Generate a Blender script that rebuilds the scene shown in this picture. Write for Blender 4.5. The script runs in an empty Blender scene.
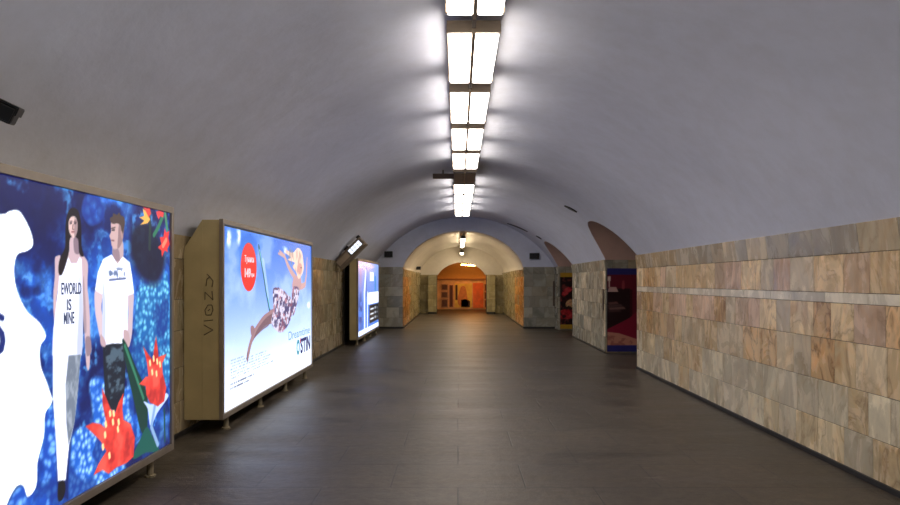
import bpy, bmesh, math, random
import numpy as np
from mathutils import Vector, Matrix

random.seed(7)
S = bpy.context.scene
COL = S.collection
PI = math.pi

# ------------------------------------------------------------------ camera
EYE = 1.6
cam_d = bpy.data.cameras.new('camera'); cam = bpy.data.objects.new('camera', cam_d); COL.objects.link(cam)
cam.location = (0, 0, EYE); cam.rotation_euler = (PI/2, 0, 0)
cam_d.sensor_width = 36; cam_d.lens = 36*640/900
cam_d.shift_x = -8/900; cam_d.shift_y = 28.5/900
cam_d.clip_end = 200
S.camera = cam
# ------------------------------------------------------------------ world, exposure
w = bpy.data.worlds.new('world'); S.world = w; w.use_nodes = True
w.node_tree.nodes['Background'].inputs[0].default_value = (0.02, 0.022, 0.03, 1)
w.node_tree.nodes['Background'].inputs[1].default_value = 0.3
S.view_settings.view_transform = 'Standard'; S.view_settings.look = 'None'
S.view_settings.gamma = 1; S.view_settings.use_curve_mapping = False
S.view_settings.exposure = 0.0
try:
    S.cycles.use_denoising = True
except Exception: pass
# light levels (W/m2-like emission strengths)
LAMP_SIDE, LAMP_FACE, LAMP_FAR = 15.0, 14.0, 26.0
POSTER_E = 1.75

# ------------------------------------------------------------------ helpers
def lin(c):
    return tuple(((v/255)/12.92 if v/255 <= .04045 else ((v/255+.055)/1.055)**2.4) for v in c)

def tag(o, label=None, cat=None, group=None, kind=None):
    if label: o['label'] = label
    if cat: o['category'] = cat
    if group: o['group'] = group
    if kind: o['kind'] = kind
    return o

def empty(name, loc=(0, 0, 0), rz=0):
    o = bpy.data.objects.new(name, None); COL.objects.link(o)
    o.location = loc; o.rotation_euler = (0, 0, rz); o.empty_display_size = .2
    return o

def link(name, bm, mats, parent=None, smooth=False, loc=None):
    me = bpy.data.meshes.new(name)
    bmesh.ops.recalc_face_normals(bm, faces=bm.faces) if not getattr(bm, 'keep', False) else None
    bm.to_mesh(me); bm.free()
    if not isinstance(mats, (list, tuple)): mats = [mats]
    for m in mats: me.materials.append(m)
    if smooth:
        for p in me.polygons: p.use_smooth = True
    o = bpy.data.objects.new(name, me); COL.objects.link(o)
    if parent: o.parent = parent
    if loc: o.location = loc
    return o

def struct(name, bm, mats, smooth=False):
    o = link(name, bm, mats, None, smooth); o['kind'] = 'structure'; return o

def box(bm, x0, x1, y0, y1, z0, z1, bev=0, mi=0):
    vs = [bm.verts.new(p) for p in ((x0,y0,z0),(x1,y0,z0),(x1,y1,z0),(x0,y1,z0),(x0,y0,z1),(x1,y0,z1),(x1,y1,z1),(x0,y1,z1))]
    fs = [bm.faces.new([vs[i] for i in f]) for f in ((3,2,1,0),(4,5,6,7),(0,1,5,4),(1,2,6,5),(2,3,7,6),(3,0,4,7))]
    for f in fs: f.material_index = mi
    if bev:
        es = list({e for f in fs for e in f.edges})
        r = bmesh.ops.bevel(bm, geom=es, offset=bev, segments=2, affect='EDGES', profile=.6)
        for f in r['faces']: f.material_index = mi
    return vs

def tube(bm, p, q, r, n=10, r2=None, caps=True):
    p, q = Vector(p), Vector(q); d = (q-p).normalized()
    a = d.orthogonal().normalized(); b = d.cross(a)
    r2 = r if r2 is None else r2
    A = [bm.verts.new(p+(a*math.cos(t)+b*math.sin(t))*r) for t in [2*PI*i/n for i in range(n)]]
    B = [bm.verts.new(q+(a*math.cos(t)+b*math.sin(t))*r2) for t in [2*PI*i/n for i in range(n)]]
    for i in range(n): bm.faces.new((A[i], A[(i+1)%n], B[(i+1)%n], B[i]))
    if caps: bm.faces.new(A[::-1]); bm.faces.new(B)

def prism(bm, pts, y0, y1, mi=0):
    """polygon in XZ extruded along Y"""
    A = [bm.verts.new((x, y0, z)) for x, z in pts]; B = [bm.verts.new((x, y1, z)) for x, z in pts]
    n = len(pts); fs = [bm.faces.new(A), bm.faces.new(B[::-1])]
    for i in range(n): fs.append(bm.faces.new((A[i], B[i], B[(i+1)%n], A[(i+1)%n])))
    for f in fs: f.material_index = mi
    return fs

# ------------------------------------------------------------------ materials
def mat(name):
    m = bpy.data.materials.new(name); m.use_nodes = True
    return m, m.node_tree, m.node_tree.nodes['Principled BSDF']

def N(nt, t, **kw):
    n = nt.nodes.new(t)
    for k, v in kw.items():
        if k in n.inputs: n.inputs[k].default_value = v
        else: setattr(n, k, v)
    return n

def ramp(nt, src, stops):
    r = nt.nodes.new('ShaderNodeValToRGB'); nt.links.new(src, r.inputs[0])
    e = r.color_ramp.elements
    while len(e) < len(stops): e.new(.5)
    for i, (p, c) in enumerate(stops):
        e[i].position = p; e[i].color = tuple(c)+(1,) if len(c) == 3 else c
    return r

def mix(nt, fac, a, b, mode='MIX'):
    m = nt.nodes.new('ShaderNodeMix'); m.data_type = 'RGBA'; m.blend_type = mode
    for s, v in ((m.inputs[0], fac), (m.inputs[6], a), (m.inputs[7], b)):
        if hasattr(v, 'links') or hasattr(v, 'is_linked'): nt.links.new(v, s)
        else: s.default_value = v if not isinstance(v, tuple) else (tuple(v)+(1,))[:4]
    return m.outputs[2]

def plain(name, rgb, rough=.5, metal=0, noise=.12, scale=6, bump=0.0, spec=.5):
    m, nt, b = mat(name)
    tc = N(nt, 'ShaderNodeTexCoord'); n = N(nt, 'ShaderNodeTexNoise', Scale=float(scale), Detail=5.0)
    nt.links.new(tc.outputs['Object'], n.inputs['Vector'])
    c = lin(rgb)
    r = ramp(nt, n.outputs[0], [(.3, tuple(v*(1-noise) for v in c)), (.7, tuple(min(1, v*(1+noise)) for v in c))])
    nt.links.new(r.outputs[0], b.inputs['Base Color'])
    b.inputs['Roughness'].default_value = rough; b.inputs['Metallic'].default_value = metal
    b.inputs['Specular IOR Level'].default_value = spec
    if bump:
        bp = N(nt, 'ShaderNodeBump', Strength=bump, Distance=.01); nt.links.new(n.outputs[0], bp.inputs['Height'])
        nt.links.new(bp.outputs[0], b.inputs['Normal'])
    return m

def glow(name, rgb, e, rgb_is_lin=False):
    m, nt, b = mat(name)
    c = rgb if rgb_is_lin else lin(rgb)
    tc = N(nt, 'ShaderNodeTexCoord'); n = N(nt, 'ShaderNodeTexNoise', Scale=3.0)
    nt.links.new(tc.outputs['Object'], n.inputs['Vector'])
    r = ramp(nt, n.outputs[0], [(.2, tuple(v*.96 for v in c)), (.8, c)])
    b.inputs['Base Color'].default_value = (.8, .8, .8, 1); b.inputs['Roughness'].default_value = .35
    nt.links.new(r.outputs[0], b.inputs['Emission Color']); b.inputs['Emission Strength'].default_value = e
    return m

def marble():
    m, nt, b = mat('marble_tile')
    tint = N(nt, 'ShaderNodeAttribute', attribute_name='tint'); off = N(nt, 'ShaderNodeAttribute', attribute_name='shift')
    tc = N(nt, 'ShaderNodeTexCoord')
    sc = N(nt, 'ShaderNodeVectorMath', operation='MULTIPLY_ADD')
    nt.links.new(off.outputs['Color'], sc.inputs[0]); sc.inputs[1].default_value = (37, 53, 71); nt.links.new(tc.outputs['Object'], sc.inputs[2])
    # stretched, slanted figure
    mp = N(nt, 'ShaderNodeMapping'); mp.inputs['Rotation'].default_value = (.75, .3, .4); mp.inputs['Scale'].default_value = (1.0, 1.9, 1.0)
    nt.links.new(sc.outputs[0], mp.inputs[0])
    n1 = N(nt, 'ShaderNodeTexNoise', Scale=1.6, Detail=7.0, Roughness=.62, Distortion=1.2); nt.links.new(mp.outputs[0], n1.inputs['Vector'])
    n2 = N(nt, 'ShaderNodeTexNoise', Scale=1.7, Detail=6.0, Roughness=.5, Distortion=1.1); nt.links.new(mp.outputs[0], n2.inputs['Vector'])
    body = ramp(nt, n1.outputs[0], [(.28, (.78, .76, .73)), (.5, (1.06, 1.05, 1.03)), (.72, (1.36, 1.35, 1.34))])
    c = mix(nt, 1.0, tint.outputs['Color'], body.outputs[0], 'MULTIPLY')
    n3 = N(nt, 'ShaderNodeTexNoise', Scale=3.2, Detail=6.0, Roughness=.6, Distortion=.9); nt.links.new(mp.outputs[0], n3.inputs['Vector'])
    warm = ramp(nt, n3.outputs[0], [(.34, (.90, .92, .96)), (.5, (1, 1, 1)), (.66, (1.08, .93, .76))])
    k = N(nt, 'ShaderNodeMath', operation='MULTIPLY_ADD'); nt.links.new(tint.outputs['Alpha'], k.inputs[0]); k.inputs[1].default_value = .9; k.inputs[2].default_value = .12; k.use_clamp = True
    c = mix(nt, k.outputs[0], c, mix(nt, 1.0, c, warm.outputs[0], 'MULTIPLY'))
    # rusty veins follow the ridge of the second noise
    rdg = N(nt, 'ShaderNodeMath', operation='SUBTRACT'); nt.links.new(n2.outputs[0], rdg.inputs[0]); rdg.inputs[1].default_value = .5
    ab = N(nt, 'ShaderNodeMath', operation='ABSOLUTE'); nt.links.new(rdg.outputs[0], ab.inputs[0])
    vr = ramp(nt, ab.outputs[0], [(0.0, (.9, .9, .9)), (.012, (.5, .5, .5)), (.05, (0, 0, 0))])
    amt = N(nt, 'ShaderNodeMath', operation='MULTIPLY'); nt.links.new(vr.outputs[0], amt.inputs[0]); nt.links.new(tint.outputs['Alpha'], amt.inputs[1])
    c = mix(nt, amt.outputs[0], c, lin((112, 74, 38)))
    blot = ramp(nt, n2.outputs[0], [(.60, (0, 0, 0)), (.70, (.9, .9, .9))])
    a2 = N(nt, 'ShaderNodeMath', operation='MULTIPLY'); nt.links.new(blot.outputs[0], a2.inputs[0]); nt.links.new(tint.outputs['Alpha'], a2.inputs[1])
    c = mix(nt, a2.outputs[0], c, lin((150, 104, 56)))
    nt.links.new(c, b.inputs['Base Color'])
    b.inputs['Roughness'].default_value = .3
    rr = ramp(nt, n1.outputs[0], [(.3, (.16,)*3), (.7, (.36,)*3)]); nt.links.new(rr.outputs[0], b.inputs['Roughness'])
    bp = N(nt, 'ShaderNodeBump', Strength=.12, Distance=.01); nt.links.new(n2.outputs[0], bp.inputs['Height']); nt.links.new(bp.outputs[0], b.inputs['Normal'])
    return m

def plaster(name, rgb, bump=.25):
    m, nt, b = mat(name)
    tc = N(nt, 'ShaderNodeTexCoord')
    n1 = N(nt, 'ShaderNodeTexNoise', Scale=.55, Detail=6.0, Roughness=.6, Distortion=.4); n2 = N(nt, 'ShaderNodeTexNoise', Scale=5.0, Detail=6.0, Roughness=.65)
    for n in (n1, n2): nt.links.new(tc.outputs['Object'], n.inputs['Vector'])
    c = lin(rgb)
    r = ramp(nt, n1.outputs[0], [(.3, tuple(v*.88 for v in c)), (.55, c), (.8, tuple(min(1, v*1.06) for v in c))])
    r2 = ramp(nt, n2.outputs[0], [(.25, (.93, .92, .90)), (.6, (1, 1, 1))])
    nt.links.new(mix(nt, 1.0, r.outputs[0], r2.outputs[0], 'MULTIPLY'), b.inputs['Base Color'])
    b.inputs['Roughness'].default_value = .62; b.inputs['Specular IOR Level'].default_value = .35
    ad = N(nt, 'ShaderNodeMath', operation='MULTIPLY_ADD'); nt.links.new(n1.outputs[0], ad.inputs[0]); ad.inputs[1].default_value = 4.0
    nt.links.new(n2.outputs[0], ad.inputs[2])
    bp = N(nt, 'ShaderNodeBump', Strength=bump, Distance=.02); nt.links.new(ad.outputs[0], bp.inputs['Height']); nt.links.new(bp.outputs[0], b.inputs['Normal'])
    return m

def floor_mat():
    m, nt, b = mat('floor_granite')
    tc = N(nt, 'ShaderNodeTexCoord')
    br = N(nt, 'ShaderNodeTexBrick', Scale=1.0)
    br.inputs['Color1'].default_value = lin((80, 72, 62))+(1,); br.inputs['Color2'].default_value = lin((73, 66, 57))+(1,)
    br.inputs['Mortar'].default_value = lin((44, 41, 38))+(1,)
    br.inputs['Mortar Size'].default_value = .006; br.inputs['Mortar Smooth'].default_value = .3
    br.inputs['Brick Width'].default_value = 1.05; br.inputs['Row Height'].default_value = .62
    br.offset = .5
    nt.links.new(tc.outputs['Object'], br.inputs['Vector'])
    n1 = N(nt, 'ShaderNodeTexNoise', Scale=1.3, Detail=8.0, Roughness=.65); n2 = N(nt, 'ShaderNodeTexNoise', Scale=90.0, Detail=3.0)
    n3 = N(nt, 'ShaderNodeTexNoise', Scale=11.0, Detail=6.0, Roughness=.7)
    mp = N(nt, 'ShaderNodeMapping'); mp.inputs['Scale'].default_value = (.35, 1.6, 1); nt.links.new(tc.outputs['Object'], mp.inputs[0])
    nt.links.new(mp.outputs[0], n1.inputs['Vector']); nt.links.new(tc.outputs['Object'], n2.inputs['Vector']); nt.links.new(tc.outputs['Object'], n3.inputs['Vector'])
    c = mix(nt, 1.0, br.outputs[0], ramp(nt, n1.outputs[0], [(.3, (.6, .6, .61)), (.7, (1.45, 1.42, 1.36))]).outputs[0], 'MULTIPLY')
    c = mix(nt, 1.0, c, ramp(nt, n3.outputs[0], [(.35, (.7,)*3), (.65, (1.25,)*3)]).outputs[0], 'MULTIPLY')
    c = mix(nt, 1.0, c, ramp(nt, n2.outputs[0], [(.4, (.7,)*3), (.6, (1.0,)*3), (.72, (2.0,)*3)]).outputs[0], 'MULTIPLY')
    # worn pale scuffs along the walking direction across the slabs
    sp = N(nt, 'ShaderNodeTexNoise', Scale=2.2, Detail=10.0, Roughness=.75, Distortion=.8)
    mp2 = N(nt, 'ShaderNodeMapping'); mp2.inputs['Scale'].default_value = (.8, 3.0, 1); mp2.inputs['Rotation'].default_value = (0, 0, .25)
    nt.links.new(tc.outputs['Object'], mp2.inputs[0]); nt.links.new(mp2.outputs[0], sp.inputs['Vector'])
    sc = ramp(nt, sp.outputs[0], [(.60, (0, 0, 0)), (.72, (.6, .6, .6))])
    c = mix(nt, sc.outputs[0], c, lin((128, 121, 112)))
    nt.links.new(c, b.inputs['Base Color'])
    rr = ramp(nt, n1.outputs[0], [(.3, (.36,)*3), (.7, (.56,)*3)]); nt.links.new(rr.outputs[0], b.inputs['Roughness'])
    h = N(nt, 'ShaderNodeMath', operation='MULTIPLY_ADD'); nt.links.new(br.outputs['Fac'], h.inputs[0]); h.inputs[1].default_value = -.6
    nt.links.new(n3.outputs[0], h.inputs[2])
    bp = N(nt, 'ShaderNodeBump', Strength=.5, Distance=.012); nt.links.new(h.outputs[0], bp.inputs['Height']); nt.links.new(bp.outputs[0], b.inputs['Normal'])
    return m

M = {}
M['marble'] = marble()
M['grout'] = plain('grout', (70, 62, 52), .9)
M['vault'] = plaster('vault_paint', (212, 214, 226))
M['vault_far'] = plaster('corridor_vault_paint', (222, 214, 200))
M['soffit'] = plaster('passage_vault_warm_bounce', (228, 190, 170))  # warm light bounced off the walls is put into this colour
M['room'] = plaster('orange_room_paint', (214, 176, 120))
M['floor'] = floor_mat()
M['base'] = plain('black_baseboard', (34, 31, 30), .5)
M['alu'] = plain('lightbox_aluminium', (150, 138, 124), .42, .35, .08, 9)
M['panel'] = plain('lightbox_side_panel', (188, 170, 122), .5, 0, .1, 4)
M['dark'] = plain('dark_metal', (38, 37, 38), .45, .3)
M['black'] = plain('black_plastic', (22, 23, 26), .4)
M['brown'] = plain('brown_metal', (84, 68, 54), .6)
M['foot'] = plain('foot_metal', (150, 138, 112), .5)
M['marker'] = plain('marker_ink', (92, 80, 58), .7)
M['lampmetal'] = plain('lamp_metal', (170, 150, 126), .5, 0)
M['lamp'] = glow('lamp_diffuser', (255, 246, 234), LAMP_FACE)
M['lamp_side'] = glow('lamp_diffuser_side', (255, 246, 236), LAMP_SIDE)
M['lamp_far'] = glow('lamp_diffuser_warm', (255, 234, 200), LAMP_FAR)
M['dead'] = plain('unlit_diffuser', (92, 88, 84), .4)
M['orange_lamp'] = glow('orange_lamp_tube', (255, 170, 84), 120)
M['white_tile_led'] = glow('sign_cells', (235, 242, 255), 1.3)

# ------------------------------------------------------------------ tiled walls
ROWS = [0.0, .36, .71, 1.09, 1.41, 1.83]
ROWS_STRIP = [0.0, .36, .71, 1.09, 1.41, 1.50, 1.83]
WARM = [((204,178,138),.5), ((208,184,144),.6), ((200,172,132),.8), ((196,170,140),.5), ((210,190,156),.35), ((198,164,120),.9), ((202,174,148),.5), ((190,174,146),.35)]
PALE = [((206,194,166),.35), ((200,188,164),.2), ((208,190,154),.5), ((196,184,158),.3), ((204,182,144),.6)]
GREY = [((156,150,132),.05), ((146,142,126),.05), ((166,160,140),.1), ((150,142,122),.1), ((138,136,122),0)]
TAN = [((158,142,112),.1), ((148,132,104),.1), ((166,152,122),.15), ((150,138,110),.05), ((142,126,96),.2)]
ORANGE_GLOW = [((200,140,70),.5), ((190,126,58),.7), ((208,156,86),.4), ((196,150,90),.3)]  # tile tints standing in for orange light on the corridor walls
OLIVE = [((160,150,112),.1), ((150,142,108),.1), ((170,158,118),.15), ((158,146,104),.05)]

def tilewall(name, o, u, length, n, rows, pals, wid=(.26, .48), cornice=None, seed=1, depth=.12, z_top=2.07, extra=None, grout=.004):
    """o: foot point of the face, u: horizontal direction, n: normal towards the hall; returns one mesh"""
    rnd = random.Random(seed)
    o, u, n = Vector(o), Vector(u).normalized(), Vector(n).normalized()
    bm = bmesh.new(); lt = bm.loops.layers.float_color.new('tint'); ls = bm.loops.layers.float_color.new('shift')
    def slab(a0, a1, z0, z1, back, d0, d1, tint, vein, ch=.003, mi=0):
        # d0/d1: face offset at bottom / top
        sh = (rnd.random(), rnd.random(), rnd.random(), 1)
        P = lambda a, z, d: bm.verts.new(o+u*a+Vector((0, 0, z))+n*d)
        F = [P(a0+ch, z0+ch, d0), P(a1-ch, z0+ch, d0), P(a1-ch, z1-ch, d1), P(a0+ch, z1-ch, d1)]
        B = [P(a0, z0, d0-ch), P(a1, z0, d0-ch), P(a1, z1, d1-ch), P(a0, z1, d1-ch)]
        K = [P(a0, z0, back), P(a1, z0, back), P(a1, z1, back), P(a0, z1, back)]
        fs = [bm.faces.new(F)]
        for i in range(4):
            j = (i+1) % 4
            fs += [bm.faces.new((F[i], B[i], B[j], F[j])), bm.faces.new((B[i], K[i], K[j], B[j]))]
        fs.append(bm.faces.new(K[::-1]))
        for f in fs:
            f.material_index = mi
            for l in f.loops: l[lt] = tuple(lin(tint))+(vein,); l[ls] = sh
    slab(0, length, 0, z_top-.002, -depth, -.004, -.004, (90, 80, 66), 0, 0, 1)
    for r in range(len(rows)-1):
        pal = pals[min(r, len(pals)-1)]
        a = -rnd.random()*.3; hgt = rows[r+1]-rows[r]
        while a < length:
            wd = rnd.uniform(*wid) if hgt > .15 else rnd.uniform(.35, .7)
            b = a+wd
            if length-b < .12: b = length
            a0, a1 = max(0, a), min(length, b)
            if a1-a0 > .02:
                t, v = rnd.choice(pal); k = rnd.uniform(.93, 1.06)
                if extra: t, v, kk = extra((a0+a1)/2, rows[r], t, v); k *= kk
                t = tuple(min(255, c*k) for c in t)
                d = rnd.uniform(0, .0015)
                slab(a0+grout/2, a1-grout/2, rows[r]+grout/2, rows[r+1]-grout/2, -.02, d, d, t, v)
            a = b
    if cornice:
        a = -rnd.random()*.3
        while a < length:
            b = a+rnd.uniform(.28, .5)
            if length-b < .15: b = length
            a0, a1 = max(0, a), min(length, b)
            if a1-a0 > .02:
                t, v = rnd.choice(cornice); k = rnd.uniform(.88, 1.08); t = tuple(c*k for c in t)
                slab(a0+.002, a1-.002, rows[-1]+.002, z_top, -.02, .004, .035, t, v)
            a = b
    return struct(name, bm, [M['marble'], M['grout']])

# ------------------------------------------------------------------ hall dimensions
CX = .18                      # centre line of the hall
XR, XL = 3.27, -2.87
VC, VR = .12, 3.64            # vault circle: centre height and radius (about x = .2)
YB, YE = -7.0, 21.6           # back and far end
def vault_z(x): return VC+math.sqrt(max(0, VR*VR-(x-.2)**2))
def vault_x(z): return .2+math.sqrt(max(0, VR*VR-(z-VC)**2))
SPR = 2.07
OPEN = [(11.7, 14.2), (18.3, 20.9)]     # side passages on the right
def trans_z(y, y0, y1):
    hw = (y1-y0)/2; rise = .74; R = (hw*hw+rise*rise)/(2*rise)
    d = min(hw, abs(y-(y0+y1)/2))
    return SPR+rise-R+math.sqrt(R*R-d*d)

# floor
bm = bmesh.new(); box(bm, -7, 9, YB-.5, 37.5, -.2, 0); struct('floor', bm, M['floor'])

# main vault, cut out where the passages' vaults run into it
def arange(a, b, n): return [a+(b-a)*i/n for i in range(n+1)]
ys = []
for a, b, n in ((YB, 11.7, 40), (11.7, 14.2, 30), (14.2, 18.3, 8), (18.3, 20.9, 30), (20.9, YE, 3)):
    ys += arange(a, b, n)[(1 if ys else 0):]
bm = bmesh.new(); rows = []; soff = []
NT = 64
for y in ys:
    zr = SPR
    for (a, b) in OPEN:
        if a <= y <= b: zr = trans_z(y, a, b)
    xr = min(vault_x(zr), 3.28)
    tr = math.atan2(xr-.2, zr-VC); tl = math.atan2(-(3.07+.01), SPR-VC)
    rows.append([bm.verts.new((.2+VR*math.sin(t), y, VC+VR*math.cos(t))) for t in arange(tl, tr, NT)])
for A, B in zip(rows, rows[1:]):
    for i in range(NT): bm.faces.new((A[i], A[i+1], B[i+1], B[i]))
struct('ceiling', bm, M['vault'], True)
for (a, b) in OPEN:
    bm = bmesh.new(); prev = None
    for y in arange(a, b, 30):
        z = trans_z(y, a, b); x = vault_x(z)
        cur = [bm.verts.new((x, y, z)), bm.verts.new((x+.9, y, z)), bm.verts.new((7.2, y, z))]
        if prev:
            for i in range(2): bm.faces.new((prev[i], prev[i+1], cur[i+1], cur[i]))
        prev = cur
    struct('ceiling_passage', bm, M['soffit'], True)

# right side: long wall, pillar, passages
def right_extra(a, z, t, v):
    # rows of the near wall: rosy, rusty stones in the middle courses, paler below
    return t, v, 1.0
tilewall('wall_right', (XR, YB, 0), (0, 1, 0), 11.7-YB, (-1, 0, 0), ROWS_STRIP, [PALE, PALE, WARM, WARM, [((206,196,176),.05)], WARM], cornice=[((176,166,146),.2), ((168,158,140),.15), ((180,164,136),.35)], seed=5)
tilewall('wall_right_pillar', (XR, 14.2, 0), (0, 1, 0), 4.1, (-1, 0, 0), ROWS, [GREY+PALE[:2], GREY+PALE[:3], GREY+PALE[:2]], wid=(.35, .6), cornice=GREY, seed=9)
tilewall('wall_right_end', (XR, 20.9, 0), (0, 1, 0), .7, (-1, 0, 0), ROWS, [GREY], cornice=GREY, seed=12)
def block(name, x0, x1, y0, y1, z1=2.069):
    bm = bmesh.new(); box(bm, x0, x1, y0, y1, 0, z1); return struct(name, bm, M['grout'])
# jambs (faces across the hall direction)
tilewall('wall_passage_near', (XR+.125, 11.7, 0), (1, 0, 0), 3.8, (0, 1, 0), ROWS+[2.07], [TAN], seed=21)
tilewall('wall_passage_far', (XR+.0, 14.2, 0), (1, 0, 0), 3.9, (0, -1, 0), ROWS+[2.07], [GREY+TAN], seed=22)
tilewall('wall_passage_near', (XR+.125, 18.3, 0), (1, 0, 0), 3.8, (0, 1, 0), ROWS+[2.07], [TAN], seed=23)
tilewall('wall_passage_far', (XR+.0, 20.9, 0), (1, 0, 0), 3.9, (0, -1, 0), ROWS+[2.07], [GREY], seed=24)
for (a, b) in OPEN:
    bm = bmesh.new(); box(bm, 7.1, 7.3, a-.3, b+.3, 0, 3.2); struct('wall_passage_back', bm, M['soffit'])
# left side
tilewall('wall_left', (XL, YB, 0), (0, 1, 0), 16.15-YB, (1, 0, 0), ROWS, [TAN], wid=(.3, .6), cornice=TAN, seed=31)
tilewall('wall_left_end', (XL, 19.0, 0), (0, 1, 0), 2.6, (1, 0, 0), ROWS, [GREY], wid=(.3, .6), cornice=GREY, seed=32)
bm = bmesh.new(); box(bm, -5.6, XL+.02, 15.9, 16.15, 0, 2.06); struct('wall_recess', bm, M['grout'])
bm = bmesh.new(); box(bm, -5.6, XL+.02, 19.0, 19.25, 0, 2.06); struct('wall_recess', bm, M['grout'])
bm = bmesh.new(); box(bm, -5.8, -5.6, 15.9, 19.25, 0, 2.06); struct('wall_recess', bm, M['grout'])
bm = bmesh.new(); box(bm, -5.8, XL+.02, 15.9, 19.25, 2.06, 2.2); struct('ceiling_recess', bm, M['grout'])
# back of the hall, behind the camera
bm = bmesh.new(); box(bm, -3.2, 3.6, YB-.2, YB, 0, 3.9); struct('wall_back', bm, M['vault'])

# end wall with the lower corridor arch
HW2 = 2.04
def arch_z(x, hw, spr, rise):
    t = min(1, abs(x)/hw); R = (hw*hw+rise*rise)/(2*rise)
    circ = spr+rise-R+math.sqrt(max(0, R*R-(t*hw)**2)); ell = spr+rise*math.sqrt(max(0, 1-t*t))
    return (circ+ell)/2
SP2, RS2 = 2.02, 1.28
def spandrel(name, y0, y1, outer, hw, spr, rise, cx, xmin, xmax, m, n=48, zlow=2.06):
    """plaster above the tiles: outer(x) on top, arch below, a slab between y0 and y1"""
    bm = bmesh.new()
    xs = sorted(set(arange(xmin, cx-hw, 6)+[cx-hw*math.cos(PI*i/n) for i in range(n+1)]+arange(cx+hw, xmax, 6)))
    xs = [x for i, x in enumerate(xs) if i == 0 or x-xs[i-1] > 1e-4]
    prev = None
    for x in xs:
        lo = max(zlow, arch_z(x-cx, hw, spr, rise)) if abs(x-cx) < hw-1e-6 else zlow
        hi = max(outer(x), lo+.001)
        cur = [bm.verts.new((x, y0, lo)), bm.verts.new((x, y0, hi)), bm.verts.new((x, y1, hi)), bm.verts.new((x, y1, lo))]
        if prev:
            for i in range(4): j = (i+1) % 4; bm.faces.new((prev[i], cur[i], cur[j], prev[j]))
        else: bm.faces.new(cur)
        prev = cur
    bm.faces.new(prev[::-1])
    return struct(name, bm, m)
spandrel('wall_end_upper', YE, YE+.3, lambda x: vault_z(x)+.05, HW2, SP2, RS2, CX, -2.88, 3.29, M['vault'])
for s, nm, sd in ((-1, 'wall_end_left', 41), (1, 'wall_end_right', 42)):
    if s < 0: tilewall(nm, (XL, YE, 0), (1, 0, 0), CX-HW2-XL, (0, -1, 0), ROWS, [GREY], wid=(.4, .8), cornice=GREY, seed=sd)
    else: tilewall(nm, (CX+HW2, YE, 0), (1, 0, 0), XR-CX-HW2, (0, -1, 0), ROWS, [GREY], wid=(.3, .55), cornice=GREY, seed=sd)
# corridor walls beyond
YC = 31.6
def cor_glow(a, z, t, v):  # orange glow at the corridor mouth, painted into the tile tints
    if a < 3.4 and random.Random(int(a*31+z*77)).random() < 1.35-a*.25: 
        c = random.Random(int(a*50+z*90)).choice(ORANGE_GLOW); return c[0], c[1], 1.0
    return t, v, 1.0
tilewall('wall_corridor_left', (CX-HW2, YE, 0), (0, 1, 0), YC-YE, (1, 0, 0), ROWS[:-1]+[1.75], [OLIVE], wid=(.3, .6), cornice=OLIVE, seed=51, z_top=2.0, extra=cor_glow, depth=.1)
tilewall('wall_corridor_right', (CX+HW2, YE, 0), (0, 1, 0), YC-YE, (-1, 0, 0), ROWS[:-1]+[1.75], [OLIVE], wid=(.3, .6), cornice=OLIVE, seed=52, z_top=2.0, extra=cor_glow, depth=.1)
bm = bmesh.new(); prev = None
for y in arange(YE+.28, YC+.1, 12):
    cur = [bm.verts.new((CX+HW2*math.sin(t)*-1, y, arch_z(HW2*math.sin(t), HW2, SP2-.03, RS2+.03))) for t in arange(-PI/2, PI/2, 56)]
    if prev:
        for i in range(56): bm.faces.new((prev[i], prev[i+1], cur[i+1], cur[i]))
    prev = cur
struct('ceiling_corridor', bm, M['vault_far'], True)
# second end wall and its small arch
HW3, SP3, RS3 = 1.22, 1.75, .76
spandrel('wall_arch_upper', YC, YC+.45, lambda x: arch_z(x-CX, HW2, SP2, RS2)+.06, HW3, SP3, RS3, CX, CX-HW2-.02, CX+HW2+.02, M['vault_far'], zlow=1.9)
for s in (-1, 1):
    bm = bmesh.new()
    x0, x1 = (CX-HW3-.42, CX-HW3) if s < 0 else (CX+HW3, CX+HW3+.42)
    tilewall('wall_arch_pier', (x0, YC-.45, 0), (1, 0, 0), .42, (0, -1, 0), ROWS[:-1]+[1.9], [OLIVE], seed=60+s, z_top=1.905, depth=.9)
    x0, x1 = (CX-HW2, CX-HW3-.42) if s < 0 else (CX+HW3+.42, CX+HW2)
    tilewall('wall_arch_recess', (x0, YC, 0), (1, 0, 0), x1-x0, (0, -1, 0), ROWS[:-1]+[1.9], [OLIVE], seed=64+s, z_top=1.905, depth=.4)
# orange cross passage
bm = bmesh.new(); box(bm, -4.5, 5, 36.2, 36.4, 0, 1.68); struct('wall_room_far', bm, plain('room_wall_marble', (234, 196, 140), .35, 0, .2, 3))
bm = bmesh.new(); box(bm, -4.5, 5, 36.1, 36.4, 1.66, 1.74); struct('trim_room', bm, plain('room_ledge', (150, 104, 60), .5))
bm = bmesh.new(); prev = None
for x in (-4.5, 5):
    cur = [bm.verts.new((x, 33.0+3.22*math.cos(t), 1.7+1.2*math.sin(t))) for t in arange(0, PI/2, 31)]+[bm.verts.new((x, 31.9, 2.9))]
    if prev:
        for i in range(32): bm.faces.new((prev[i], prev[i+1], cur[i+1], cur[i]))
    prev = cur
struct('ceiling_room', bm, M['room'], True)
for x in (-4.6, 5):
    bm = bmesh.new(); box(bm, x, x+.1, 32.0, 36.4, 0, 3.0); struct('wall_room_side', bm, M['room'])
for x0, x1 in ((-4.5, CX-HW3-.4), (CX+HW3+.4, 5)):
    bm = bmesh.new(); box(bm, x0, x1, 32.02, 32.12, 0, 1.9); struct('wall_room_near', bm, M['room'])

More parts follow.
